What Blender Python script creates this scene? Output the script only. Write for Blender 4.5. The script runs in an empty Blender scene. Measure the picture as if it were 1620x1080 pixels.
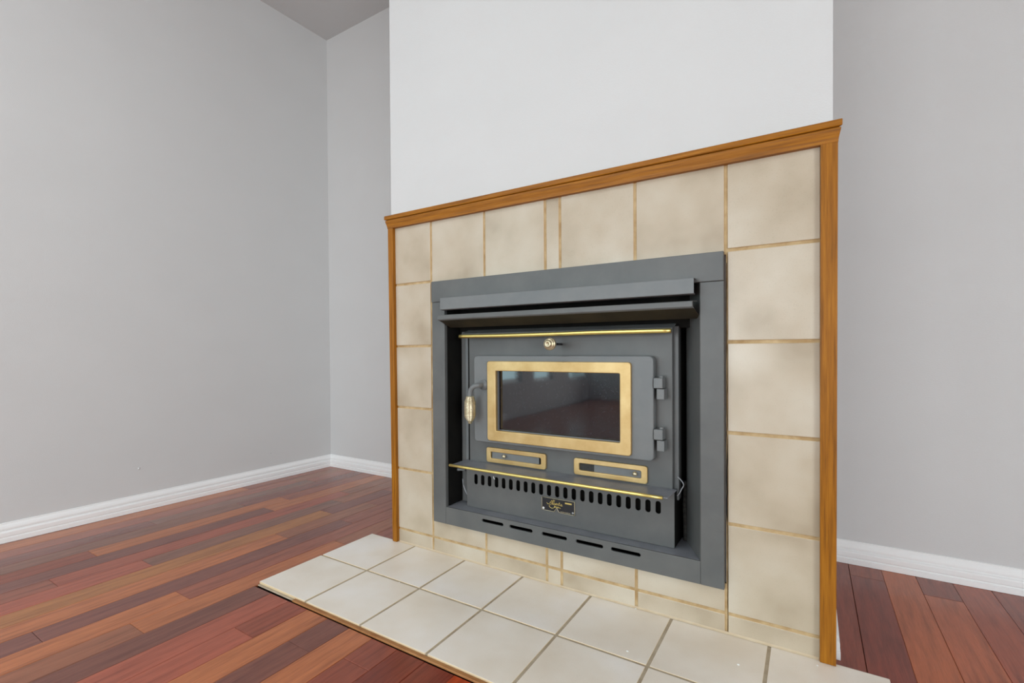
import bpy, bmesh, math, random
from mathutils import Vector, Matrix
random.seed(7)
S = bpy.context.scene
COL = S.collection
PI = math.pi

# ------------------------------------------------------------------ camera
cam_d = bpy.data.cameras.new('camera')
cam_d.sensor_width = 36.0
cam_d.lens = 765.12 / 1620 * 36
cam_d.shift_x = (810 - 798.54) / 1620
cam_d.shift_y = (561.52 - 540) / 1620
cam_d.clip_start = 0.02
cam = bpy.data.objects.new('camera', cam_d)
COL.objects.link(cam)
cr = Vector((0.8457405821886934, 0.5335533353115428, -0.006611052643754322))
cu = Vector((0.00010326319964227074, 0.012226002886130079, 0.9999252543016105))
cw = Vector((-0.5335942812435697, 0.8456780493966701, -0.01028493037417222))
CP = Vector((0.16057983133390072, -1.1919179866347394, 0.6470344385573087))
cam.matrix_world = Matrix(((cr.x, cu.x, -cw.x, CP.x), (cr.y, cu.y, -cw.y, CP.y), (cr.z, cu.z, -cw.z, CP.z), (0, 0, 0, 1)))
S.camera = cam

# ------------------------------------------------------------------ world, lights, exposure
S.view_settings.view_transform = 'Standard'
S.view_settings.look = 'None'
S.view_settings.gamma = 1.0
S.view_settings.use_curve_mapping = False
S.view_settings.exposure = -0.16
w = bpy.data.worlds.new('sky')
S.world = w
w.use_nodes = True
w.node_tree.nodes['Background'].inputs[0].default_value = (0.56, 0.80, 0.86, 1)
w.node_tree.nodes['Background'].inputs[1].default_value = 6.0

def area(name, loc, rot, sx, sy, power, col=(1, 1, 1)):
    l = bpy.data.lights.new(name, 'AREA')
    l.shape = 'RECTANGLE'; l.size = sx; l.size_y = sy; l.energy = power; l.color = col
    o = bpy.data.objects.new(name, l); COL.objects.link(o)
    o.location = loc; o.rotation_euler = rot
    return o
# daylight entering by the rear windows (behind the camera)
area('rear_window_light', (-0.95, -4.55, 0.9), (PI/2, 0, 0), 1.6, 1.5, 48, (0.915, 0.99, 1.015))
area('right_fill_light', (2.95, -3.2, 0.95), (PI/2, 0, PI/2), 2.0, 1.6, 108, (0.915, 0.99, 1.015))  # added fill from the unseen right side, brightens the left wall
# ceiling fixture in the middle of the room
area('ceiling_lamp_light', (-1.2, -1.9, 2.37), (0, 0, 0), 0.8, 0.8, 17, (0.915, 0.99, 1.015))

# ------------------------------------------------------------------ helpers
def tag(o, label=None, cat=None, kind=None, group=None):
    if label: o['label'] = label
    if cat: o['category'] = cat
    if kind: o['kind'] = kind
    if group: o['group'] = group
    return o

def link(name, me, mat=None, parent=None, smooth=False):
    o = bpy.data.objects.new(name, me); COL.objects.link(o)
    if mat is not None and len(me.materials) == 0: me.materials.append(mat)
    if parent: o.parent = parent
    if smooth:
        for p in me.polygons: p.use_smooth = True
    return o

def mesh_from_bm(name, bm):
    me = bpy.data.meshes.new(name)
    bmesh.ops.recalc_face_normals(bm, faces=bm.faces)
    bm.to_mesh(me); bm.free()
    return me

def bm_box(bm, x0, x1, y0, y1, z0, z1, bev=0.0, seg=1):
    r = bmesh.ops.create_cube(bm, size=1.0)
    vs = r['verts']
    for v in vs:
        v.co = Vector(((x0+x1)/2 + v.co.x*(x1-x0), (y0+y1)/2 + v.co.y*(y1-y0), (z0+z1)/2 + v.co.z*(z1-z0)))
    if bev > 0:
        es = list({e for v in vs for e in v.link_edges})
        bmesh.ops.bevel(bm, geom=es, offset=bev, segments=seg, profile=0.6, affect='EDGES')

def box(name, x0, x1, y0, y1, z0, z1, mat, parent=None, bev=0.0, seg=1):
    bm = bmesh.new(); bm_box(bm, x0, x1, y0, y1, z0, z1, bev, seg)
    return link(name, mesh_from_bm(name, bm), mat, parent)

def boxes(name, lst, mat, parent=None, bev=0.0):
    bm = bmesh.new()
    for b in lst: bm_box(bm, *b, bev)
    return link(name, mesh_from_bm(name, bm), mat, parent)

def rrect(x0, x1, z0, z1, r=0.0, n=5):
    if r <= 0: return [(x0, z0), (x1, z0), (x1, z1), (x0, z1)]
    pts = []
    for cx, cz, a0 in ((x1-r, z0+r, -PI/2), (x1-r, z1-r, 0), (x0+r, z1-r, PI/2), (x0+r, z0+r, PI)):
        for i in range(n+1):
            a = a0 + PI/2*i/n
            pts.append((cx + r*math.cos(a), cz + r*math.sin(a)))
    return pts

def plate(name, loops, yf, yb, mat, parent=None, bev=0.0, bres=2):
    """flat plate in the XZ plane with holes: first loop the outline, the others holes; front at yf, back at yb"""
    cu_ = bpy.data.curves.new(name, 'CURVE'); cu_.dimensions = '2D'; cu_.fill_mode = 'BOTH'
    th = abs(yb - yf)
    cu_.extrude = max(th/2 - bev, 0.00001); cu_.bevel_depth = bev; cu_.bevel_resolution = bres; cu_.offset = -bev
    for lp in loops:
        sp = cu_.splines.new('POLY'); sp.points.add(len(lp)-1)
        for i, (a, b) in enumerate(lp): sp.points[i].co = (a, b, 0, 1)
        sp.use_cyclic_u = True
    tmp = bpy.data.objects.new('tmp', cu_); COL.objects.link(tmp)
    dg = bpy.context.evaluated_depsgraph_get(); dg.update()
    me = bpy.data.meshes.new_from_object(tmp.evaluated_get(dg))
    bpy.data.objects.remove(tmp); bpy.data.curves.remove(cu_)
    ym = (yf + yb)/2
    for v in me.vertices:
        x, y, z = v.co; v.co = (x, ym - z, y)
    bm = bmesh.new(); bm.from_mesh(me); bmesh.ops.remove_doubles(bm, verts=bm.verts, dist=1e-5)
    bmesh.ops.recalc_face_normals(bm, faces=bm.faces); bm.to_mesh(me); bm.free()
    me.name = name; me.materials.clear()
    return link(name, me, mat, parent)

def lathe(name, prof, origin, axis, mat, parent=None, n=24):
    """prof = [(radius, distance along axis)]"""
    a = Vector(axis).normalized(); t = Vector((0, 0, 1)) if abs(a.z) < .9 else Vector((1, 0, 0))
    p = a.cross(t).normalized(); q = a.cross(p)
    bm = bmesh.new(); rings = []
    for r, h in prof:
        c = Vector(origin) + a*h
        rings.append([bm.verts.new(c + (p*math.cos(2*PI*i/n) + q*math.sin(2*PI*i/n))*max(r, 1e-5)) for i in range(n)])
    for A, B in zip(rings, rings[1:]):
        for i in range(n): bm.faces.new((A[i], A[(i+1) % n], B[(i+1) % n], B[i]))
    bm.faces.new(rings[0]); bm.faces.new(rings[-1])
    return link(name, mesh_from_bm(name, bm), mat, parent, smooth=True)

def smooth_path(pts, sub=6):
    P = [Vector(p) for p in pts]; out = []
    for i in range(len(P)-1):
        p0 = P[max(i-1, 0)]; p1 = P[i]; p2 = P[i+1]; p3 = P[min(i+2, len(P)-1)]
        for k in range(sub):
            t = k/sub
            out.append(0.5*((2*p1) + (p2-p0)*t + (2*p0-5*p1+4*p2-p3)*t*t + (3*p1-p0-3*p2+p3)*t**3))
    out.append(P[-1]); return out

def tube(name, pts, r, mat, parent=None, n=12, sub=6, taper=None):
    P = smooth_path(pts, sub) if sub > 1 else [Vector(p) for p in pts]
    bm = bmesh.new(); rings = []; nrm = None
    for i, p in enumerate(P):
        d = (P[min(i+1, len(P)-1)] - P[max(i-1, 0)]).normalized()
        if nrm is None:
            nrm = d.cross(Vector((0, 0, 1)) if abs(d.z) < .9 else Vector((1, 0, 0))).normalized()
        else: nrm = (nrm - d*nrm.dot(d)).normalized()
        b = d.cross(nrm); rr = r if taper is None else r*(taper[0] + (taper[1]-taper[0])*i/(len(P)-1))
        rings.append([bm.verts.new(p + (nrm*math.cos(2*PI*k/n) + b*math.sin(2*PI*k/n))*rr) for k in range(n)])
    for A, B in zip(rings, rings[1:]):
        for k in range(n): bm.faces.new((A[k], A[(k+1) % n], B[(k+1) % n], B[k]))
    bm.faces.new(rings[0]); bm.faces.new(rings[-1])
    return link(name, mesh_from_bm(name, bm), mat, parent, smooth=True)

def loft(name, sections, mat, parent=None, closed=True):
    """sections: lists of equally many points; faces between them and caps"""
    bm = bmesh.new(); R_ = [[bm.verts.new(Vector(p)) for p in s] for s in sections]; n = len(R_[0])
    for A, B in zip(R_, R_[1:]):
        for k in range(n if closed else n-1): bm.faces.new((A[k], A[(k+1) % n], B[(k+1) % n], B[k]))
    if closed: bm.faces.new(R_[0]); bm.faces.new(R_[-1])
    return link(name, mesh_from_bm(name, bm), mat, parent)

# ------------------------------------------------------------------ materials
def new_mat(name):
    m = bpy.data.materials.new(name); m.use_nodes = True
    nt = m.node_tree; return m, nt, nt.nodes['Principled BSDF']
def N(nt, t, **kw):
    n = nt.nodes.new(t)
    for k, v in kw.items(): setattr(n, k, v)
    return n
def srgb(r, g, b):
    f = lambda c: (c/255/12.92) if c/255 <= .04045 else ((c/255+.055)/1.055)**2.4
    return (f(r), f(g), f(b), 1)
def ramp(nt, stops):
    r = N(nt, 'ShaderNodeValToRGB'); e = r.color_ramp.elements
    while len(e) < len(stops): e.new(0.5)
    for i, (p, c) in enumerate(stops): e[i].position = p; e[i].color = c
    return r
def coords(nt, scale=(1, 1, 1), rnd=0.0):
    tc = N(nt, 'ShaderNodeTexCoord'); mp = N(nt, 'ShaderNodeMapping'); mp.inputs['Scale'].default_value = scale
    src = tc.outputs['Object']
    if rnd:
        oi = N(nt, 'ShaderNodeObjectInfo'); ml = N(nt, 'ShaderNodeMath', operation='MULTIPLY'); ml.inputs[1].default_value = rnd
        nt.links.new(oi.outputs['Random'], ml.inputs[0])
        ad = N(nt, 'ShaderNodeVectorMath', operation='ADD'); cb = N(nt, 'ShaderNodeCombineXYZ')
        for i in range(3): nt.links.new(ml.outputs[0], cb.inputs[i])
        nt.links.new(src, ad.inputs[0]); nt.links.new(cb.outputs[0], ad.inputs[1]); src = ad.outputs[0]
    nt.links.new(src, mp.inputs['Vector']); return mp.outputs['Vector']
def noise(nt, vec, scale, detail=3, rough=.5):
    n = N(nt, 'ShaderNodeTexNoise'); n.inputs['Scale'].default_value = scale; n.inputs['Detail'].default_value = detail
    n.inputs['Roughness'].default_value = rough; nt.links.new(vec, n.inputs['Vector']); return n.outputs['Fac']
def bump(nt, b, h, strength, dist):
    bp = N(nt, 'ShaderNodeBump'); bp.inputs['Strength'].default_value = strength; bp.inputs['Distance'].default_value = dist
    nt.links.new(h, bp.inputs['Height']); nt.links.new(bp.outputs['Normal'], b.inputs['Normal'])

def paint_wall(name, c, rough=.75, bs=.25):
    m, nt, b = new_mat(name); v = coords(nt, (1, 1, 1.6))
    r = ramp(nt, [(.3, tuple(x*.975 for x in c[:3])+(1,)), (.7, c)])
    nt.links.new(noise(nt, v, 3.5, 4), r.inputs['Fac']); nt.links.new(r.outputs['Color'], b.inputs['Base Color'])
    b.inputs['Roughness'].default_value = rough
    b.inputs['Specular IOR Level'].default_value = .3
    bump(nt, b, noise(nt, v, 260, 2), bs, .0012); return m
M_WALL = paint_wall('wall_paint', srgb(214, 214, 214))
M_CEIL = paint_wall('ceiling_paint', srgb(208, 208, 208), bs=.5)
M_BASE = paint_wall('white_trim_paint', srgb(248, 248, 248), .38, .03)

def tile_mat(name, c1, c2, c3, rough):
    m, nt, b = new_mat(name); v = coords(nt, (1, 1, 1), rnd=37.0)
    r = ramp(nt, [(.25, c1), (.50, c2), (.75, c3)])
    nt.links.new(noise(nt, v, 7.0, 3, .45), r.inputs['Fac'])
    r2 = ramp(nt, [(.62, (0, 0, 0, 1)), (.74, (1, 1, 1, 1))])
    nt.links.new(noise(nt, v, 420, 1), r2.inputs['Fac'])
    mx = N(nt, 'ShaderNodeMix', data_type='RGBA'); mx.inputs[7].default_value = tuple(x*.72 for x in c1[:3])+(1,)
    ml = N(nt, 'ShaderNodeMath', operation='MULTIPLY'); ml.inputs[1].default_value = .18
    nt.links.new(r2.outputs['Color'], ml.inputs[0]); nt.links.new(ml.outputs[0], mx.inputs[0])
    nt.links.new(r.outputs['Color'], mx.inputs[6]); nt.links.new(mx.outputs[2], b.inputs['Base Color'])
    b.inputs['Roughness'].default_value = rough
    bump(nt, b, noise(nt, v, 55, 3), .10, .001); return m
M_TILE = tile_mat('glazed_wall_tile', srgb(172, 156, 133), srgb(194, 180, 159), srgb(207, 197, 180), .24)
M_HTILE = tile_mat('glazed_hearth_tile', srgb(234, 222, 206), srgb(244, 235, 223), srgb(249, 243, 237), .30)

def simple(name, c, rough, metal=0.0, spec=.5, nz=None, bs=0.0, scale=60, stretch=(1, 1, 1)):
    m, nt, b = new_mat(name); b.inputs['Roughness'].default_value = rough; b.inputs['Metallic'].default_value = metal
    b.inputs['Specular IOR Level'].default_value = spec
    v = coords(nt, stretch)
    if nz:
        r = ramp(nt, [(.35, c), (.7, nz)]); nt.links.new(noise(nt, v, scale, 4, .6), r.inputs['Fac']); nt.links.new(r.outputs['Color'], b.inputs['Base Color'])
    else: b.inputs['Base Color'].default_value = c
    if bs: bump(nt, b, noise(nt, v, scale*6, 2), bs, .0008)
    return m
M_CAULK = simple('tan_caulk', srgb(204, 184, 154), .7, nz=srgb(214, 198, 172), scale=30)
M_TEDGE = simple('cream_tile_edge', srgb(226, 204, 166), .5)
M_GROUT = simple('tan_grout', srgb(168, 138, 96), .9, nz=srgb(206, 182, 142), scale=22, bs=.5)
M_HGROUT = simple('hearth_grout', srgb(168, 152, 128), .9, nz=srgb(196, 182, 160), scale=22, bs=.5)
M_GAP = simple('dark_gap', srgb(30, 24, 18), .95)
M_STEEL = simple('charcoal_stove_paint', srgb(90, 92, 92), .42, nz=srgb(101, 102, 101), scale=9, bs=.10)
M_STEEL2 = simple('lighter_stove_paint', srgb(108, 112, 114), .40, nz=srgb(120, 122, 122), scale=9, bs=.10)
M_SHELF = simple('sheen_shelf_paint', srgb(116, 119, 126), .40, nz=srgb(138, 140, 146), scale=14, bs=.08)  # lighter bluish grey: reflected sheen of shelf and ledge painted into the colour
M_SOOT = simple('sooty_black_steel', srgb(16, 16, 15), .8, nz=srgb(24, 23, 20), scale=20, spec=.2)
M_DKBRN = simple('dark_brown_steel', srgb(46, 42, 32), .6, nz=srgb(60, 54, 40), scale=12, spec=.25)  # dark brown for the hood underside, darker than the lip
M_BRASS = simple('satin_brass', srgb(196, 164, 108), .42, .55, nz=srgb(218, 192, 138), scale=14, bs=.05)
M_BRIGHT = simple('polished_brass', srgb(232, 210, 128), .30, .85)
M_OLDBR = simple('nickel_brass_coil', srgb(192, 180, 146), .32, .8, nz=srgb(226, 216, 188), scale=60)
M_WIRE = simple('bare_wire', srgb(165, 168, 172), .4, .6)
M_INS = simple('black_fibre_rope', srgb(30, 30, 30), .95, nz=srgb(70, 68, 64), scale=120, bs=1)
M_BLACK = simple('black_enamel', srgb(26, 27, 32), .35)
M_CHIP = simple('white_paint_chip', srgb(250, 250, 248), .6)
M_SUB = simple('dark_subfloor', srgb(52, 26, 20), .9)
M_MESH = simple('dark_vent_screen', srgb(58, 58, 56), .7, nz=srgb(30, 30, 30), scale=500)

def oak(name, stretch):
    m, nt, b = new_mat(name); v = coords(nt, stretch)
    r = ramp(nt, [(.28, srgb(118, 70, 6)), (.5, srgb(154, 95, 11)), (.72, srgb(174, 113, 24))])
    nt.links.new(noise(nt, v, 30, 5, .62), r.inputs['Fac']); nt.links.new(r.outputs['Color'], b.inputs['Base Color'])
    b.inputs['Roughness'].default_value = .46; b.inputs['Specular IOR Level'].default_value = .3
    bump(nt, b, noise(nt, v, 60, 3), .25, .0006); return m
M_OAKV = oak('golden_oak_vertical', (6, 6, .25))
M_OAKH = oak('golden_oak_horizontal', (.25, 6, 6))
M_STRIP = simple('orange_brown_edge', srgb(150, 98, 52), .6, nz=srgb(178, 128, 78), scale=18)

def plank_mat():
    m, nt, b = new_mat('varnished_hardwood'); v = coords(nt, (9, .55, 1), rnd=53.0)
    oi = N(nt, 'ShaderNodeObjectInfo')
    g = ramp(nt, [(.28, (.66, .62, .62, 1)), (.5, (1, 1, 1, 1)), (.75, (1.22, 1.2, 1.18, 1))])
    nt.links.new(noise(nt, v, 9, 6, .62), g.inputs['Fac'])
    v2 = coords(nt, (60, 2.2, 1), rnd=21.0)
    g2 = ramp(nt, [(.35, (.86, .84, .84, 1)), (.6, (1.04, 1.04, 1.04, 1))]); nt.links.new(noise(nt, v2, 12, 3, .6), g2.inputs['Fac'])
    m1 = N(nt, 'ShaderNodeMix', data_type='RGBA', blend_type='MULTIPLY'); m1.inputs[0].default_value = 1
    m2 = N(nt, 'ShaderNodeMix', data_type='RGBA', blend_type='MULTIPLY'); m2.inputs[0].default_value = 1
    nt.links.new(oi.outputs['Color'], m1.inputs[6]); nt.links.new(g.outputs['Color'], m1.inputs[7])
    nt.links.new(m1.outputs[2], m2.inputs[6]); nt.links.new(g2.outputs['Color'], m2.inputs[7])
    nt.links.new(m2.outputs[2], b.inputs['Base Color'])
    b.inputs['Roughness'].default_value = .22
    bump(nt, b, noise(nt, v2, 14, 2), .05, .0006); return m
M_PLANK = plank_mat()

def glass_mat():
    m, nt, b = new_mat('smoked_stove_glass'); v = coords(nt, (1, 1, 1))
    r = ramp(nt, [(.66, srgb(16, 15, 22)), (.80, srgb(70, 72, 84))]); nt.links.new(noise(nt, v, 330, 2), r.inputs['Fac'])
    nt.links.new(r.outputs['Color'], b.inputs['Base Color'])
    b.inputs['Roughness'].default_value = .045; b.inputs['IOR'].default_value = 1.7
    bump(nt, b, noise(nt, v, 9, 1), .02, .002)
    return m
M_GLASS = glass_mat()

# ------------------------------------------------------------------ room shell
F = -0.008            # floor level (the hearth tiles' top is z = 0)
CZ = 2.41             # ceiling
YB = 0.612            # back wall plane
YR = -4.85            # rear wall
XR = 3.05             # right wall
XC0, XC1, YC = -1.055, 0.2005, 0.010   # chimney breast
LW = math.atan(0.0335)                 # the left wall runs slightly out of square

# left wall in local coordinates: local x = 0 is its room face, local y measured from the back corner
wl = bpy.data.objects.new('wall_left', None)
def left_wall():
    bm = bmesh.new()
    wins = [(-3.58, -2.94, .33, 2.05), (-4.32, -3.84, .31, 2.05), (-5.42, -4.78, .27, 2.05)]
    # window y in wall coordinates (0 = back corner); solid pieces between them
    ys = [0.3] + [v for a, b_, c, d in wins for v in (b_, a)] + [-5.6]
    for i in range(0, len(ys), 2): bm_box(bm, -.07, 0, ys[i+1], ys[i], F-.02, CZ+.02)
    for a, b_, c, d in wins:
        bm_box(bm, -.07, 0, a, b_, F-.02, c); bm_box(bm, -.07, 0, a, b_, d, CZ+.02)
    o = link('wall_left', mesh_from_bm('wall_left', bm), M_WALL)
    o.location = (-2.160, .612, 0); o.rotation_euler = (0, 0, -LW)
    tag(o, kind='structure')
    for k, (a, b_, c, d) in enumerate(wins):
        bm = bmesh.new()
        for q in ((a, a+.035, c, d), (b_-.035, b_, c, d), (a, b_, c, c+.035), (a, b_, d-.035, d), (a, b_, 1.15, 1.18)):
            bm_box(bm, -.065, -.035, q[0], q[1], q[2], q[3])
        wf = link('window_%d' % (k+1), mesh_from_bm('window', bm), M_BASE)
        wf.location = o.location; wf.rotation_euler = o.rotation_euler; tag(wf, kind='structure')
    return o
bpy.data.objects.remove(wl)
WL = left_wall()

def wall(name, *b):
    o = box(name, *b, M_WALL); tag(o, kind='structure'); return o
wall('wall_back', -2.45, XR+.12, YB, YB+.12, F-.02, CZ+.02)
wall('wall_right', XR, XR+.12, YR, YB, F-.02, CZ+.02)
wall('wall_rear', -2.6, XR+.12, YR-.12, YR, F-.02, CZ+.02)
cl = box('ceiling', -2.6, XR+.12, YR-.12, YB+.12, CZ, CZ+.10, M_CEIL); tag(cl, kind='structure')
ch = boxes('wall_chimney', [(XC0, -.85, YC, YB, F, CZ), (-.004, XC1, YC, YB, F, CZ), (-.85, -.004, YC, YB, .87, CZ),
                            (-.85, -.004, YC, YB, F, .10), (-.85, -.004, .52, YB, .10, .87)], M_WALL)
tag(ch, kind='structure')

# skirting boards, one moulded profile
BP = [(0, 0), (.0145, 0), (.0145, .0150), (.0105, .0165), (.0105, .0190), (.0135, .022), (.0135, .0340), (.0120, .0370), (.0065, .0400),
      (.0065, .0430), (.0105, .0450), (.0100, .0500), (.0070, .0570), (.0035, .0620), (.0030, .0660), (0, .0670)]
def skirting(name, p0, p1, nrm, ends=(0, 0)):
    p0 = Vector(p0); p1 = Vector(p1); n_ = Vector(nrm); d = (p1-p0).normalized()
    s = [[p + n_*a + Vector((0, 0, F+.0005+b)) + d*(a*e) for a, b in BP] for p, e in ((p0, ends[0]), (p1, ends[1]))]
    o = loft(name, s, M_BASE); tag(o, kind='structure'); return o
def lwx(y): return -2.160 + (y-.612)*math.tan(LW)
ln = Vector((math.cos(LW), -math.sin(LW), 0))
skirting('baseboard_left', (lwx(.612), .612, 0), (lwx(-2.6), -2.6, 0), ln)
skirting('baseboard_back', (-2.16, YB, 0), (XC0, YB, 0), (0, -1, 0))
skirting('baseboard_right', (XC1, YB, 0), (XR, YB, 0), (0, -1, 0))
skirting('baseboard_chimney', (XC1, .032, 0), (XC1, YB-.014, 0), (1, 0, 0))
skirting('baseboard_chimney_left', (XC0, .032, 0), (XC0, YB-.014, 0), (-1, 0, 0))

# ------------------------------------------------------------------ floor of separate boards
floor = box('floor', -2.6, XR+.12, YR-.12, YB+.12, F-.06, F-.0125, M_SUB); tag(floor, kind='structure')
PW = .0785; X0 = -.4473
OR = (188, 110, 64); GO = (184, 120, 64); RD = (170, 84, 64); PU = (122, 72, 66); BR = (150, 92, 66); DK = (112, 66, 58)
DR = (118, 42, 28); BO = (184, 62, 24); RB = (136, 62, 44); RO = (186, 92, 46); RR = (128, 54, 38); GY = (128, 88, 76); BRD = (150, 82, 64)
# column k spans X0+k*PW .. X0+(k+1)*PW ; list of (y from which the board runs back, colour), first entry the front board
spec = {
 -23: [(-9, BR), (-.9, BR)], -22: [(-9, BR), (-1.2, OR), (.1, BRD)], -21: [(-9, PU), (-1.0, BRD), (.3, BR)],
 -20: [(-9, OR), (-1.3, PU), (-.35, GY), (.35, BRD)], -19: [(-9, BR), (-1.1, GY), (-.05, PU)],
 -18: [(-9, GY), (-1.2, RB), (-.582, OR), (.10, BRD)], -17: [(-9, OR), (-1.15, PU), (-.02, OR)],
 -16: [(-9, BR), (-1.4, BRD), (-.72, RD), (.30, BR)], -15: [(-9, RD), (-1.2, RD), (-.52, GY), (.2, BR)],
 -14: [(-9, GO), (-1.3, GO), (.08, PU), (.43, BRD)], -13: [(-9, BR), (-1.25, OR), (-.17, BR), (.25, BRD)],
 -12: [(-9, PU), (-.831, PU), (.05, BRD)], -11: [(-9, RD), (-1.2, OR), (-.56, BRD), (.3, RB)],
 -10: [(-9, OR), (-1.3, BR), (-.694, OR), (-.1, BR)], -9: [(-9, BR), (-1.2, DK)],
 -8: [(-9, RD), (-.98, RD)], -7: [(-9, RD), (-.57, RB)], -6: [(-9, OR), (-.98, OR)], -5: [(-9, DK), (-.535, DK)],
 -4: [(-9, OR), (-.95, OR)], -3: [(-9, RB), (-.51, RB)], -2: [(-9, DR), (-.62, DR)], -1: [(-9, RB), (-.8, DR)],
 0: [(-9, BO), (-.7, BO)], 1: [(-9, RB), (-.6, DR)],
 7: [(-9, RB), (-.3, RB)], 8: [(-9, RB), (-.42, RB)], 9: [(-9, DR)], 10: [(-9, OR), (-.5, RO)],
 11: [(-9, RB), (-.45, (172, 84, 46)), (.478, RR)], 12: [(-9, RB), (-.2, (150, 66, 42))], 13: [(-9, DK), (-.25, RR)], 14: [(-9, OR), (0, RB)],
}
LIN = lambda c, f=.24: srgb(*[q*(1-f) + m*f + 6 for q, m in zip(c, (152, 88, 62))])
pals = [OR, RD, PU, BR, RB, DK, GO, GY]
rest = bmesh.new(); npl = 0
mcache = {}
def plank(x0, x1, y0, y1, col):
    global npl
    key = round(y1-y0, 3)
    if key not in mcache:
        bm = bmesh.new(); L = y1-y0
        bm_box(bm, -PW/2+.0003, PW/2-.0003, -L/2+.0003, L/2-.0003, -.006, 0, .0009)
        mcache[key] = mesh_from_bm('plank', bm); mcache[key].materials.append(M_PLANK)
    o = bpy.data.objects.new('plank', mcache[key]); COL.objects.link(o)
    o.location = ((x0+x1)/2, (y0+y1)/2, F + random.uniform(-.00025, .00015)); o.parent = floor
    j = random.uniform(.94, 1.06)
    c = LIN(col); o.color = (c[0]*j, c[1]*j, c[2]*j, 1); npl += 1
YCUT = -1.45
for k in range(-23, 45):
    x0 = X0 + k*PW; x1 = x0 + PW
    if x1 < -2.30 or x0 > XR: continue
    if x1 > -1.153 and x0 < .292: yend = -.428          # boards stop at the hearth
    elif x0 > -1.153-PW and x0 < XC0: yend = .60
    else: yend = YB-.002
    segs = spec.get(k)
    if k == 9:
        for pts, col in (([(x0+.0003, .003), (.2922, .003), (.2922, -.60), (x1-.0003, -.60), (x1-.0003, .514), (x0+.0003, .514)], DR),
                         ([(x0+.0003, .5155), (x1-.0003, .5155), (x1-.0003, .608), (x0+.0003, .608)], RB), ([(x0+.0003, YCUT), (x1-.0003, YCUT), (x1-.0003, -.6008), (.2922, -.6008), (.2922, -.43), (x0+.0003, -.43)], RB)):
            bm = bmesh.new(); A = [bm.verts.new((x, y, F-.006)) for x, y in pts]; B = [bm.verts.new((x, y, F)) for x, y in pts]
            for q in range(len(pts)): bm.faces.new((A[q], A[(q+1) % len(pts)], B[(q+1) % len(pts)], B[q]))
            bm.faces.new(A); bm.faces.new(B)
            o = link('plank', mesh_from_bm('plank', bm), M_PLANK, floor); o.color = LIN(col)
        continue
    if not segs:
        segs = []; y = YCUT - random.uniform(0, .9)
        while y < yend: segs.append((y, random.choice(pals))); y += random.uniform(.5, 1.1)
    for i, (ys, col) in enumerate(segs):
        a = max(ys, YCUT); b_ = segs[i+1][0] if i+1 < len(segs) else 9
        b_ = min(b_, yend)
        if k in spec and i == 0 and b_ <= YCUT: continue
        if b_ - a > .02: plank(x0, x1, a, b_, col)
    y = YR
    while y < YCUT:
        L = random.uniform(.5, 1.1); yy = min(y+L, YCUT)
        bm_box(rest, x0+.0003, x1-.0003, y+.0003, yy-.0003, F-.006, F)
        y = yy
# boards left and right of the hearth back edge (beside the chimney breast)
for (xa, xb) in ((-1.153, XC0), (XC1, .292)):
    pass
ro = link('plank_field', mesh_from_bm('plank_field', rest), M_PLANK, floor); tag(ro, kind='stuff'); ro.color = LIN(BR)
xa = X0 - 9*PW
for x0, x1, col in ((-1.1538, XC0+.0, BRD),):
    bm = bmesh.new(); bm_box(bm, x0, x1, .003, YB-.016, F-.006, F, .0009)
    o = link('plank', mesh_from_bm('plank', bm), M_PLANK, floor); o.color = LIN(col)
for x0, x1, col, y1 in ((.2005, .2590, RR, YB-.003),):
    bm = bmesh.new(); bm_box(bm, x0, x1-.0006, .003, y1, F-.006, F, .0009)
    o = link('plank', mesh_from_bm('plank', bm), M_PLANK, floor); o.color = LIN(col)

# ------------------------------------------------------------------ hearth of floor tiles
J = .0034
def edge_mat(me, m, ax):
    me.materials.append(m); me.materials.append(M_TEDGE)
    for p in me.polygons: p.material_index = 0 if abs(p.normal[ax]) > .93 else 1
def tile_mesh_horizontal(w, l):
    bm = bmesh.new(); bm_box(bm, -w/2, w/2, -l/2, l/2, -.0075, 0, .0012, 2); return mesh_from_bm('tile', bm)
hearth = bpy.data.objects.new('hearth', None); COL.objects.link(hearth); hearth.location = (-.43, -.21, F)
tag(hearth, 'low floor hearth of glazed beige square tiles in front of the fireplace', 'hearth')
def rel(o, parent):
    o.parent = parent; o.matrix_parent_inverse = Matrix.Translation(-Vector(parent.location)); return o
TP = .2064; hx0 = -1.1522
hm = {}
for i in range(7):
    for jrow, (y0, y1) in enumerate(((-.0006, -.2060), (-.2126, -.4153))):
        xa_ = hx0 + i*TP + (J if i else 0); xb_ = hx0 + (i+1)*TP - (J if i < 6 else 0)
        key = (round(xb_-xa_, 4), round(y0-y1, 4))
        if key not in hm: hm[key] = tile_mesh_horizontal(xb_-xa_, y0-y1); edge_mat(hm[key], M_HTILE, 2)
        o = bpy.data.objects.new('tile', hm[key]); COL.objects.link(o)
        o.location = ((xa_+xb_)/2, (y0+y1)/2, random.uniform(-.0003, .0003)); rel(o, hearth)
        o.rotation_euler = (random.uniform(-.001, .001), random.uniform(-.001, .001), random.uniform(-.0015, .0015))
hg = box('grout_bed', hx0+.0015, hx0+7*TP-.0015, -.4140, .0025, F, -.0014, M_HGROUT); rel(hg, hearth)
es = box('edge_strip', hx0+.165, hx0+7*TP, -.4262, -.4156, F-.0004, F+.0046, M_STRIP, None, .0012); rel(es, hearth)
es = box('edge_strip', hx0+.003, hx0+.163, -.4230, -.4156, F-.0004, F+.0022, M_HGROUT, None, .0008); rel(es, hearth)

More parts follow.
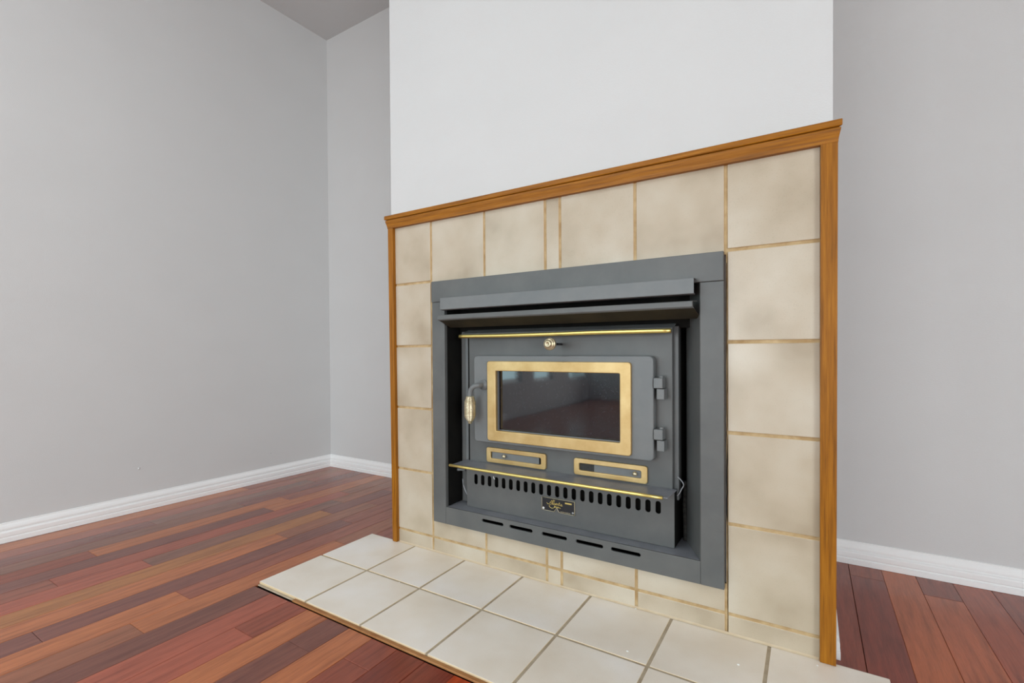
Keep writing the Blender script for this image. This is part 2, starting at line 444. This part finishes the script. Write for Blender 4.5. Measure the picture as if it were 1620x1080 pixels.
# ------------------------------------------------------------------ fireplace surround: wall tiles + oak trim
fs = bpy.data.objects.new('fireplace_surround', None); COL.objects.link(fs); fs.location = (-.43, 0, 0)
tag(fs, 'beige tiled fireplace surround edged with golden oak trim on the white chimney breast', 'fireplace surround')
CX = [-1.0318, -.8690, -.6613, -.4573, -.4122, -.2068, 0.0003, .1785]
RZ = [.0010, .0458, .2506, .4573, .6620, .8690, 1.0660]
wm = {}
def wtile(x0, x1, z0, z1):
    w_ = round(x1-x0, 4); h_ = round(z1-z0, 4)
    if (w_, h_) not in wm:
        bm = bmesh.new(); bm_box(bm, -w_/2, w_/2, 0, .0085, -h_/2, h_/2, .0013, 2)
        me = mesh_from_bm('tile', bm); edge_mat(me, M_TILE, 1); wm[(w_, h_)] = me
    o = bpy.data.objects.new('tile', wm[(w_, h_)]); COL.objects.link(o)
    o.location = ((x0+x1)/2, random.uniform(-.0003, .0003), (z0+z1)/2)
    o.rotation_euler = (random.uniform(-.0012, .0012), 0, random.uniform(-.0012, .0012)); rel(o, fs)
J2 = .0037
for c in range(7):
    a, b_ = CX[c], CX[c+1]
    xl = a + (J2 if c else 0); xr = b_ - (J2 if c < 6 else 0)
    for r_ in range(6):
        z0, z1 = RZ[r_], RZ[r_+1]
        zb = z0 + (J2 if r_ else 0); zt = z1 - (J2 if r_ < 5 else 0)
        if 1 <= c <= 5:
            if r_ == 0: wtile(xl, xr, zb, zt)
            elif r_ == 1: wtile(xl, xr, zb, .1115)
            elif r_ == 5: wtile(xl, xr, .8640, zt)
        else: wtile(xl, xr, zb, zt)
g = boxes('grout_bed', [(-1.030, -.8560, .0028, .0098, 0.0005, 1.066), (.0, .1790, .0028, .0098, 0.0005, 1.066),
                        (-.8560, .0, .0028, .0098, .860, 1.066), (-.8560, .0, .0028, .0098, 0.0005, .1120)], M_GROUT); rel(g, fs)
cf = loft('caulk_line', [[(x, .0005, .0003), (x, -.0055, .0003), (x, -.0025, .0016), (x, .0005, .0042)] for x in (-1.019, .177)], M_CAULK); rel(cf, fs)
# crack that opened in the joint right of the stove
bm = bmesh.new(); prev = None; z = .001; random.seed(3)
while z < .865:
    wdt = .0007 + (.0016 if .27 < z < .42 else 0) + random.uniform(0, .0005); xx = .0016 + random.uniform(-.0005, .0005) + (.001 if z < .25 else 0)
    cur = [bm.verts.new((xx-wdt/2, .0022, z)), bm.verts.new((xx+wdt/2, .0022, z)), bm.verts.new((xx+wdt/2, .0030, z)), bm.verts.new((xx-wdt/2, .0030, z))]
    if prev:
        for k in range(4): bm.faces.new((prev[k], prev[(k+1) % 4], cur[(k+1) % 4], cur[k]))
    prev = cur; z += random.uniform(.012, .035)
ck = link('crack', mesh_from_bm('crack', bm), M_GAP); tag(ck, 'thin dark crack in the grout joint'); rel(ck, fs)
random.seed(11)
# oak side boards (very slightly leaning as in the place) and top moulding
def side_board(xo0, xo1, xi0, xi1):
    """outer/inner x at bottom and top"""
    b0 = [(xo0, -.012), (xi0, -.012), (xi0, .0098), (xo0, .0098)]; b1 = [(xo1, -.012), (xi1, -.012), (xi1, .0098), (xo1, .0098)]
    bm = bmesh.new(); A = [bm.verts.new((x, y, .0008)) for x, y in b0]; B = [bm.verts.new((x, y, 1.064)) for x, y in b1]
    for k in range(4): bm.faces.new((A[k], A[(k+1) % 4], B[(k+1) % 4], B[k]))
    bm.faces.new(A); bm.faces.new(B)
    bmesh.ops.recalc_face_normals(bm, faces=bm.faces)
    bmesh.ops.bevel(bm, geom=list(bm.edges), offset=.0016, segments=2, profile=.6, affect='EDGES')
    o = link('side_board', mesh_from_bm('side_board', bm), M_OAKV); rel(o, fs)
side_board(-1.0400, -1.0500, -1.0205, -1.0270)
side_board(.2057, .2085, .1775, .1790)
MP = [(0, 1.0600), (.0125, 1.0600), (.0130, 1.0640), (.0140, 1.0690), (.0160, 1.0750), (.0178, 1.0810), (.0185, 1.0850), (.0182, 1.0862),
      (.0150, 1.0866), (.0150, 1.0880), (.0200, 1.0884), (.0212, 1.0900), (.0212, 1.1000), (.0200, 1.1016), (0, 1.1020)]
ms = []
for xe, sg in ((-1.0505, -1), (.2088, 1)):
    ms.append([(xe + sg*max(d-.0125, -.0005)*.75, .0095 - d - (.0095 if d > 0 else 0), z_) for d, z_ in MP])
tm = loft('top_moulding', ms, M_OAKH); rel(tm, fs)

# ------------------------------------------------------------------ wood stove insert
ins = bpy.data.objects.new('stove_insert', None); COL.objects.link(ins); ins.location = (-.4275, 0, .105)
tag(ins, 'charcoal steel wood-burning stove insert with brass-framed glass door set in the tiled surround', 'stove')
def P(o, parent=None, label=None):
    """parent keeping world coordinates"""
    o.parent = parent or ins
    o.matrix_parent_inverse = Matrix.Translation(-Vector(ins.location)) if parent is None else Matrix.Identity(4)
    if label: o['label'] = label
    return o
YF = -.016
P(plate('surround_panel_top', [rrect(-.8540, -.0025, .7995, .8650, .001, 2)], YF-.0022, -.0022, M_STEEL, None, .0012))
P(plate('surround_panel_side', [rrect(-.8530, -.8030, .1045, .7990, .001, 2)], YF, -.0022, M_STEEL, None, .0012))
P(plate('surround_panel_side', [rrect(-.0525, -.0022, .1045, .7990, .001, 2)], YF, -.0022, M_STEEL, None, .0012))
slots = [rrect(a, a+.0755, .1362, .1456, .0046, 5) for a in (-.6665, -.5700, -.4650, -.3635, -.2668)]
bp_ = P(plate('surround_panel_bottom', [rrect(-.8026, -.0529, .1045, .1580, .001, 2)] + slots, YF+.0004, -.0092, M_STEEL, None, .0010))
# cavity liner: sooty box behind
P(boxes('cavity_liner', [(-.8060, -.8035, -.003, .45, .1045, .80), (-.8035, -.0100, .45, .455, .1045, .80), (-.8035, -.0100, .02, .45, .80, .804),
                         (-.8035, -.0100, -.008, .45, .1045, .1070)], M_SOOT))
# right cheek, angled inwards
s0 = [(-.0530, -.0140, .158), (-.1035, .0885, .158), (-.1020, .0890, .158), (-.0510, -.0140, .158)]
P(loft('side_cheek', [s0, [(x, y, .80) for x, y, z_ in s0]], M_STEEL))
s0 = [(-.1040, .0885, .107), (-.1040, .45, .107), (-.1020, .45, .107), (-.1020, .0885, .107)]
P(loft('side_cheek', [s0, [(x, y, .80) for x, y, z_ in s0]], M_SOOT))
# tray (ledge) behind the bottom panel
P(box('ash_ledge', -.8020, -.0535, -.0090, .110, .1545, .1578, M_SHELF, None, .0008))
# top rail strip and hood
rail = [(-.0440, .8075), (-.0450, .8060), (-.0450, .7725), (-.0440, .7715), (-.0300, .7700), (-.0300, .7712), (-.0432, .7735), (-.0432, .8062), (-.0190, .8062), (-.0190, .8080)]
rx = [(-.7960), (-.0602)]
P(loft('top_rail', [[(x, y, z_) for y, z_ in rail] for x in rx], M_STEEL2))
hood = [(-.0440, .7555), (-.0452, .7540), (-.0452, .7430), (-.0435, .7405), (-.0400, .7388), (-.0395, .7400), (-.0425, .7425), (-.0430, .7530), (-.0425, .7545), (-.030, .7550), (-.030, .7560)]
hood2 = [(-.0400, .7388), (.004, .7180), (.0045, .7195), (-.0400, .7402)]
hs = []
for x, sg in ((-.8065, -1), (-.0637, 1)):
    hs.append([(x + (sg*min((y+.045)*.55, .010) if sg > 0 else -sg*min(max(y+.045, 0)*.5, .012)), y, z_) for y, z_ in hood])
hd = P(loft('heat_hood', hs, M_STEEL))
P(loft('hood_underside', [[(x - sg*0 + (min((y+.045)*.55, .010) if sg > 0 else min(max(y+.045, 0)*.5, .012)), y, z_) for y, z_ in hood2] for x, sg in ((-.8060, -1), (-.0640, 1))], M_DKBRN), hd)
P(box('inner_baffle', -.8000, -.0560, .06, .07, .70, .80, M_SOOT))

# stove body
body = P(boxes('stove_body', [(-.7850, -.1255, .0500, .44, .165, .7060)], M_STEEL))
P(box('body_flange', -.7990, -.7570, .0640, .0680, .1580, .7040, M_STEEL, None, .0006), body)
P(box('body_flange', -.7700, -.7598, .0470, .0640, .2700, .7035, M_STEEL2, None, .0012), body)
P(box('body_flange', -.1300, -.1150, .0530, .0780, .2700, .7040, M_STEEL2, None, .0012), body)
P(box('body_seam', -.7596, -.7500, .0480, .0495, .2900, .7035, M_SOOT), body)
fp = P(plate('face_plate', [rrect(-.7460, -.1262, .2900, .7040, .001, 2)], .0350, .0500, M_STEEL, None, .0010))
# brass tipped deflector above the door
dp = [(.0380, .7100), (.0020, .6985), (.0000, .6960), (.0005, .6945), (.0050, .6965), (.0380, .7070)]
df = P(loft('deflector', [[(-.7500, y, z_) for y, z_ in dp], [(-.1180, y, z_) for y, z_ in dp]], M_STEEL))
P(tube('brass_edge', [(-.7560, .0004, .6905), (-.60, .0000, .6895), (-.46, .0004, .6900), (-.30, -.0004, .6912), (-.1205, .0000, .6910)], .0058, M_BRIGHT, None, 10, 6), df)

# door
DY = .0080
door = P(plate('door', [rrect(-.7090, -.1648, .3695, .6305, .012, 6), rrect(-.6270, -.2454, .4075, .5880, .002, 2)], DY, .0340, M_STEEL2, None, .0030, 3))
df_ = P(plate('door_frame', [rrect(-.6550, -.2190, .3780, .6146, .008, 5), rrect(-.6248, -.2476, .4095, .5858, .003, 3)], -.0005, DY+.004, M_BRASS, None, .0022, 3), door, 'satin brass frame around the door glass')
# the glass sits in a hole: cut the opening through the door plate
door.data = door.data
gl = P(box('glass_pane', -.6300, -.2425, .0200, .0240, .4045, .5910, M_GLASS), door)
gl2 = P(boxes('glass_gasket', [(-.6270, -.6248, .0180, .0200, .4075, .5880), (-.6248, -.2454, .0170, .0200, .4075, .4100)], M_WIRE), door)
# handle
lathe_boss = P(lathe('handle_boss', [(.0155, 0), (.0160, .002), (.0150, .004), (.0095, .0045), (.0095, .010)], (-.6720, DY, .5425), (0, -1, 0), M_STEEL2, None, 24), door)
P(tube('handle_rod', [(-.6720, .0030, .5430), (-.6728, -.0080, .5430), (-.6770, -.0185, .5420), (-.6870, -.0228, .5390), (-.6965, -.0238, .5300), (-.7000, -.0240, .5150), (-.7000, -.0240, .4950)], .0074, M_STEEL2, None, 14, 5), door)
prof = []; hh = 0; L = .0760
prof.append((.0075, 0))
nr = 21
for i in range(nr):
    t = i/(nr-1)
    base = .0128 + .0050*min(1, t*5)
    if t > .80: base = .0178 - ((t-.80)/.20)**1.5*.0070
    d = .0012 if t < .35 else .0005
    for q in (-.5, -.2, .2, .5):
        prof.append((base - (d if abs(q) > .4 else 0), .0015 + (i+.5+q*.96)*(L-.003)/nr))
prof.append((.0070, L)); prof.append((.0068, L+.0055)); prof.append((.004, L+.0075))
P(lathe('handle_grip', prof, (-.7003, -.0240, .5110), (0, 0, -1), M_OLDBR, None, 28), door, 'coiled nickel-brass grip of the door handle')
# hinges
for hz in (.5638, .4377):
    P(box('hinge_knuckle', -.1640, -.1415, .0030, .0330, hz-.0128, hz+.0128, M_STEEL2, None, .0025, 2), door)
    P(lathe('hinge_pin', [(.0052, 0), (.0056, .002), (.0050, .0045), (.0025, .0060)], (-.1475, .0150, hz+.0125), (0, 0, 1), M_STEEL2, None, 16), door)
    P(box('hinge_leaf', -.1560, -.1380, .0030, .0350, hz-.0395, hz-.0140, M_STEEL2, None, .0012, 2), door)
# coiled knob above the door
kp = [(.0030, 0), (.0030, .030), (.0062, .032), (.0068, .040), (.0050, .046)]
kn = P(lathe('knob_rod', [(.0032, 0), (.0032, .052)], (-.4256, .0350, .6625), (0, -1, 0), M_BLACK, None, 12))
kprof = [(.0060, .046), (.0075, .049), (.0075, .055), (.0060, .058)]
nb = 5
for i in range(nb):
    a = (i+.5)/nb; R0 = (.0120, .0158, .0168, .0150, .0100)[i]
    for q, dr in ((-.45, -.0022), (-.2, 0), (.2, 0), (.45, -.0022)):
        kprof.append((R0+dr, .059 + (i+.5+q)*.0056))
kprof += [(.0045, .0872), (.0040, .0860)]
P(lathe('damper_knob', kprof, (-.4256, .0350, .6625), (0, -1, 0), M_OLDBR, None, 28), None, 'round coiled nickel-brass damper knob')

# air vents
def vent(x0, x1, kx, screen):
    f = P(plate('vent_frame', [rrect(x0, x1, .3058, .3512, .007, 5), rrect(x0+.0155, x1-.0158, .3188, .3382, .004, 4)], .0270, .0352, M_BRASS, None, .0018, 2))
    P(box('vent_slot', x0+.014, x1-.014, .0338, .0349, .3175, .3395, M_SOOT), f)
    if screen:
        P(box('vent_screen', x0+.0150, x0+.062, .0330, .0338, .3180, .3390, M_MESH), f)
        P(box('vent_slide', x0+.058, x1-.0150, .0312, .0332, .3178, .3392, M_STEEL2), f)
    else:
        P(box('vent_slide', x0+.0190, x1-.0235, .0312, .0332, .3178, .3392, M_STEEL2), f)
    P(lathe('vent_knob', [(.0025, 0), (.0025, .004), (.0052, .006), (.0060, .009), (.0052, .012), (.002, .0138)], (kx, .0312, .3298), (0, -1, 0), M_OLDBR, None, 16), f)
vent(-.6778, -.4738, -.6110, False)
vent(-.3876, -.1864, -.2165, True)

# lower shelf with brass edge
sh = P(loft('lower_shelf', [[(x0_, .0350, .3020), (x1_, -.0440, .3010), (x1_, -.0440, .2995), (x0_, .0350, .2985)] for x0_, x1_ in ((-.7600, -.7600), (-.1165, -.1190))], M_SHELF))
P(tube('brass_edge', [(-.7635, -.0455, .2998), (-.45, -.0460, .2992), (-.1300, -.0455, .3000)], .0040, M_BRIGHT, None, 10, 4), sh)

# blower box with 23 slots
loops = [rrect(-.7520, -.1200, .1585, .2985, .001, 2)]
for i in range(23):
    xc = -.7169 + (.7169-.1592)*i/22
    loops.append(rrect(xc-.0066, xc+.0066, .2312 + .0058*i/22, .2628 + .0058*i/22, .0062, 5))
bb = P(plate('blower_box', loops, .0260, .0285, M_STEEL, None, .0006, 1))
for xs in (-.1220, -.7520): P(box('blower_box_side', xs, xs+.002, .0287, .16, .1585, .2985, M_SOOT), bb)
P(box('slot_backing', -.7500, -.1220, .0440, .0460, .1600, .2960, M_SOOT), bb)

# nameplate
npx0, npx1, npz0, npz1 = -.4845, -.3840, .1930, .2300
out = [(npx0, npz0+.001), (-.4470, npz0), (-.4385, .2050), (-.4300, npz0+.0005), (npx1, npz0), (npx1, npz1), (npx0, npz1)]
npl_ = P(plate('nameplate', [out], .0236, .0260, M_BLACK))
def stroke(pts, r, mat, name='lettering', par=npl_, sub=4):
    return tube(name, [(x, .0236, z_) for x, z_ in pts], r, mat, None, 5, sub)
def join_strokes(lst, name, mat):
    bm = bmesh.new()
    for pts, r in lst:
        o = tube('t', [(x, .0236, z_) for x, z_ in pts], r, mat, None, 5, 4); bm.from_mesh(o.data); bpy.data.objects.remove(o)
    return P(link(name, mesh_from_bm(name, bm), mat), npl_)
join_strokes([([(npx0, npz0+.001), (-.4655, npz0+.0005), (-.4470, npz0)], .0007), ([(-.4470, npz0), (-.44275, .199), (-.4385, .2050)], .0008), ([(-.4385, .2050), (-.43425, .199), (-.4300, npz0+.0005)], .0008),
              ([(-.4300, npz0+.0005), (-.40, npz0), (npx1, npz0)], .0006), ([(npx1, npz0), (npx1, .21), (npx1, npz1)], .0009), ([(npx1, npz1), (-.43, npz1), (npx0, npz1)], .0007), ([(npx0, npz1), (npx0, .21), (npx0, npz0+.001)], .0007)], 'nameplate_border', M_OLDBR)
sk = lambda pts: [(x, z_) for x, z_ in pts]
# script name "Alberta" with its long opening flourish
AL = [
 ([(-.4690, .2160), (-.4665, .2130), (-.4630, .2125), (-.4590, .2160), (-.4550, .2215), (-.4530, .2240), (-.4525, .2180), (-.4528, .2120)], .00075),  # A
 ([(-.4600, .2155), (-.4560, .2158), (-.4515, .2160)], .0006),
 ([(-.4510, .2130), (-.4495, .2190), (-.4478, .2250), (-.4490, .2250), (-.4500, .2180), (-.4492, .2125), (-.4480, .2130)], .0006),  # l
 ([(-.4480, .2130), (-.4462, .2200), (-.4440, .2255), (-.4452, .2250), (-.4465, .2170), (-.4455, .2125), (-.4430, .2135), (-.4430, .2160), (-.4450, .2165)], .0006),  # b
 ([(-.4425, .2140), (-.4395, .2150), (-.4385, .2170), (-.4400, .2180), (-.4413, .2155), (-.4400, .2128), (-.4375, .2138)], .0006),  # e
 ([(-.4375, .2138), (-.4362, .2175), (-.4350, .2165), (-.4345, .2130), (-.4325, .2135)], .0006),  # r
 ([(-.4325, .2135), (-.4305, .2190), (-.4295, .2222), (-.4300, .2160), (-.4295, .2128), (-.4275, .2138)], .0006), ([(-.4320, .2182), (-.4300, .2183), (-.4280, .2184)], .0005),  # t
 ([(-.4225, .2165), (-.4250, .2170), (-.4262, .2145), (-.4248, .2125), (-.4228, .2140), (-.4222, .2168), (-.4220, .2125), (-.4200, .2135)], .0007),  # a
 # second line: big C swash and short word
 ([(-.4555, .2120), (-.4605, .2100), (-.4610, .2060), (-.4560, .2025), (-.4500, .2025), (-.4450, .2055)], .0008),
 ([(-.4450, .2055), (-.4430, .2085), (-.4450, .2092), (-.4452, .2065), (-.4425, .2060), (-.4405, .2085), (-.4390, .2060), (-.4368, .2085), (-.4360, .2055), (-.4340, .2060), (-.4328, .2098), (-.4332, .2060), (-.4300, .2070), (-.4260, .2055)], .0007),
]
join_strokes(AL, 'lettering', M_BRIGHT)
P(boxes('nameplate_bar', [(-.4125, -.3925, .0231, .0237, .2205, .2245)], M_BRIGHT), npl_)
bm = bmesh.new(); x = -.4270
while x < -.3960:
    ww = random.uniform(.0006, .0016); bm_box(bm, x, x+ww, .0232, .0237, .1958, .1972); x += ww+.0006
P(link('small_print', mesh_from_bm('small_print', bm), M_OLDBR), npl_)
for rxx in (-.4795, -.3890):
    P(lathe('rivet', [(.0034, 0), (.0032, .0012), (.0015, .0022)], (rxx, .0236, .1990), (0, -1, 0), M_CHIP if rxx < -.43 else M_WIRE, None, 14), npl_)

fk = P(tube('paint_fleck', [(-.6500, .0245, .2650), (-.6480, .0235, .2600), (-.6450, .0240, .2570)], .0013, M_CHIP, None, 6, 3), bb)
# small fittings in the side gaps
P(lathe('latch_rod', [(.0048, 0), (.0048, .006), (.0034, .008), (.0034, .028)], (-.8000, .040, .2640), (1, .25, 0), M_STEEL2, None, 14))
P(tube('wire', [(-.790, .055, .2320), (-.785, .052, .2150), (-.777, .050, .1990), (-.768, .050, .1850)], .0022, M_WIRE, None, 8, 4))
P(tube('wire', [(-.1180, .0500, .3300), (-.1080, .0500, .3210), (-.1030, .0500, .3110), (-.1080, .0500, .3000), (-.1125, .0480, .2900), (-.1180, .0450, .2830)], .0016, M_WIRE, None, 8, 5))
P(tube('sealing_rope', [(-.1085, .0960, .3100), (-.1100, .0950, .2500), (-.1075, .0940, .2000), (-.1060, .0935, .1600)], .0060, M_INS, None, 8, 5, (.6, 1.3)))

# ------------------------------------------------------------------ small debris
def chip(x, y, z_, s, label):
    bm = bmesh.new(); bmesh.ops.create_icosphere(bm, subdivisions=1, radius=s)
    for v in bm.verts: v.co = Vector((v.co.x*random.uniform(.8, 1.3), v.co.y*random.uniform(.6, 1.0), v.co.z*.45))
    o = link('paint_chip', mesh_from_bm('paint_chip', bm), M_CHIP); o.location = (x, y, z_+s*.44)
    tag(o, label, 'chip', group='paint chips on the hearth tiles'); return o
chip(-.8117, -.2126, -.0020, .0026, 'tiny white chip in the grout joint left of the hearth centre, farthest left')
chip(-.1699, -.1842, .0003, .0026, 'tiny white chip on the second-row edge of a hearth tile below the stove')
chip(.0367, -.1089, .0003, .0028, 'tiny white chip on the hearth tile below the right stove corner')
chip(.1733, -.0270, .0003, .0022, 'tiny white chip beside the foot of the right oak board')
chip(-.2067, -.0065, .0003, .0024, 'tiny white chip against the wall tiles under the stove')

# painted-over nail heads low on the left wall
for y, z_, r_, lab in ((-.3117, .1665, .0045, 'small painted-over nail head low on the left wall, the one nearer the camera'),
                       (.2580, .1294, .0030, 'smaller painted-over nail head low on the left wall, nearer the room corner')):
    o = lathe('nail_head', [(r_, 0), (r_*.9, .0016), (r_*.4, .0024)], (0, 0, 0), (1, 0, 0), M_WALL, None, 12)
    o.location = (lwx(y)+.0001, y, z_); o.rotation_euler = (0, 0, -LW); tag(o, lab, 'nail', group='nail heads in the left wall')
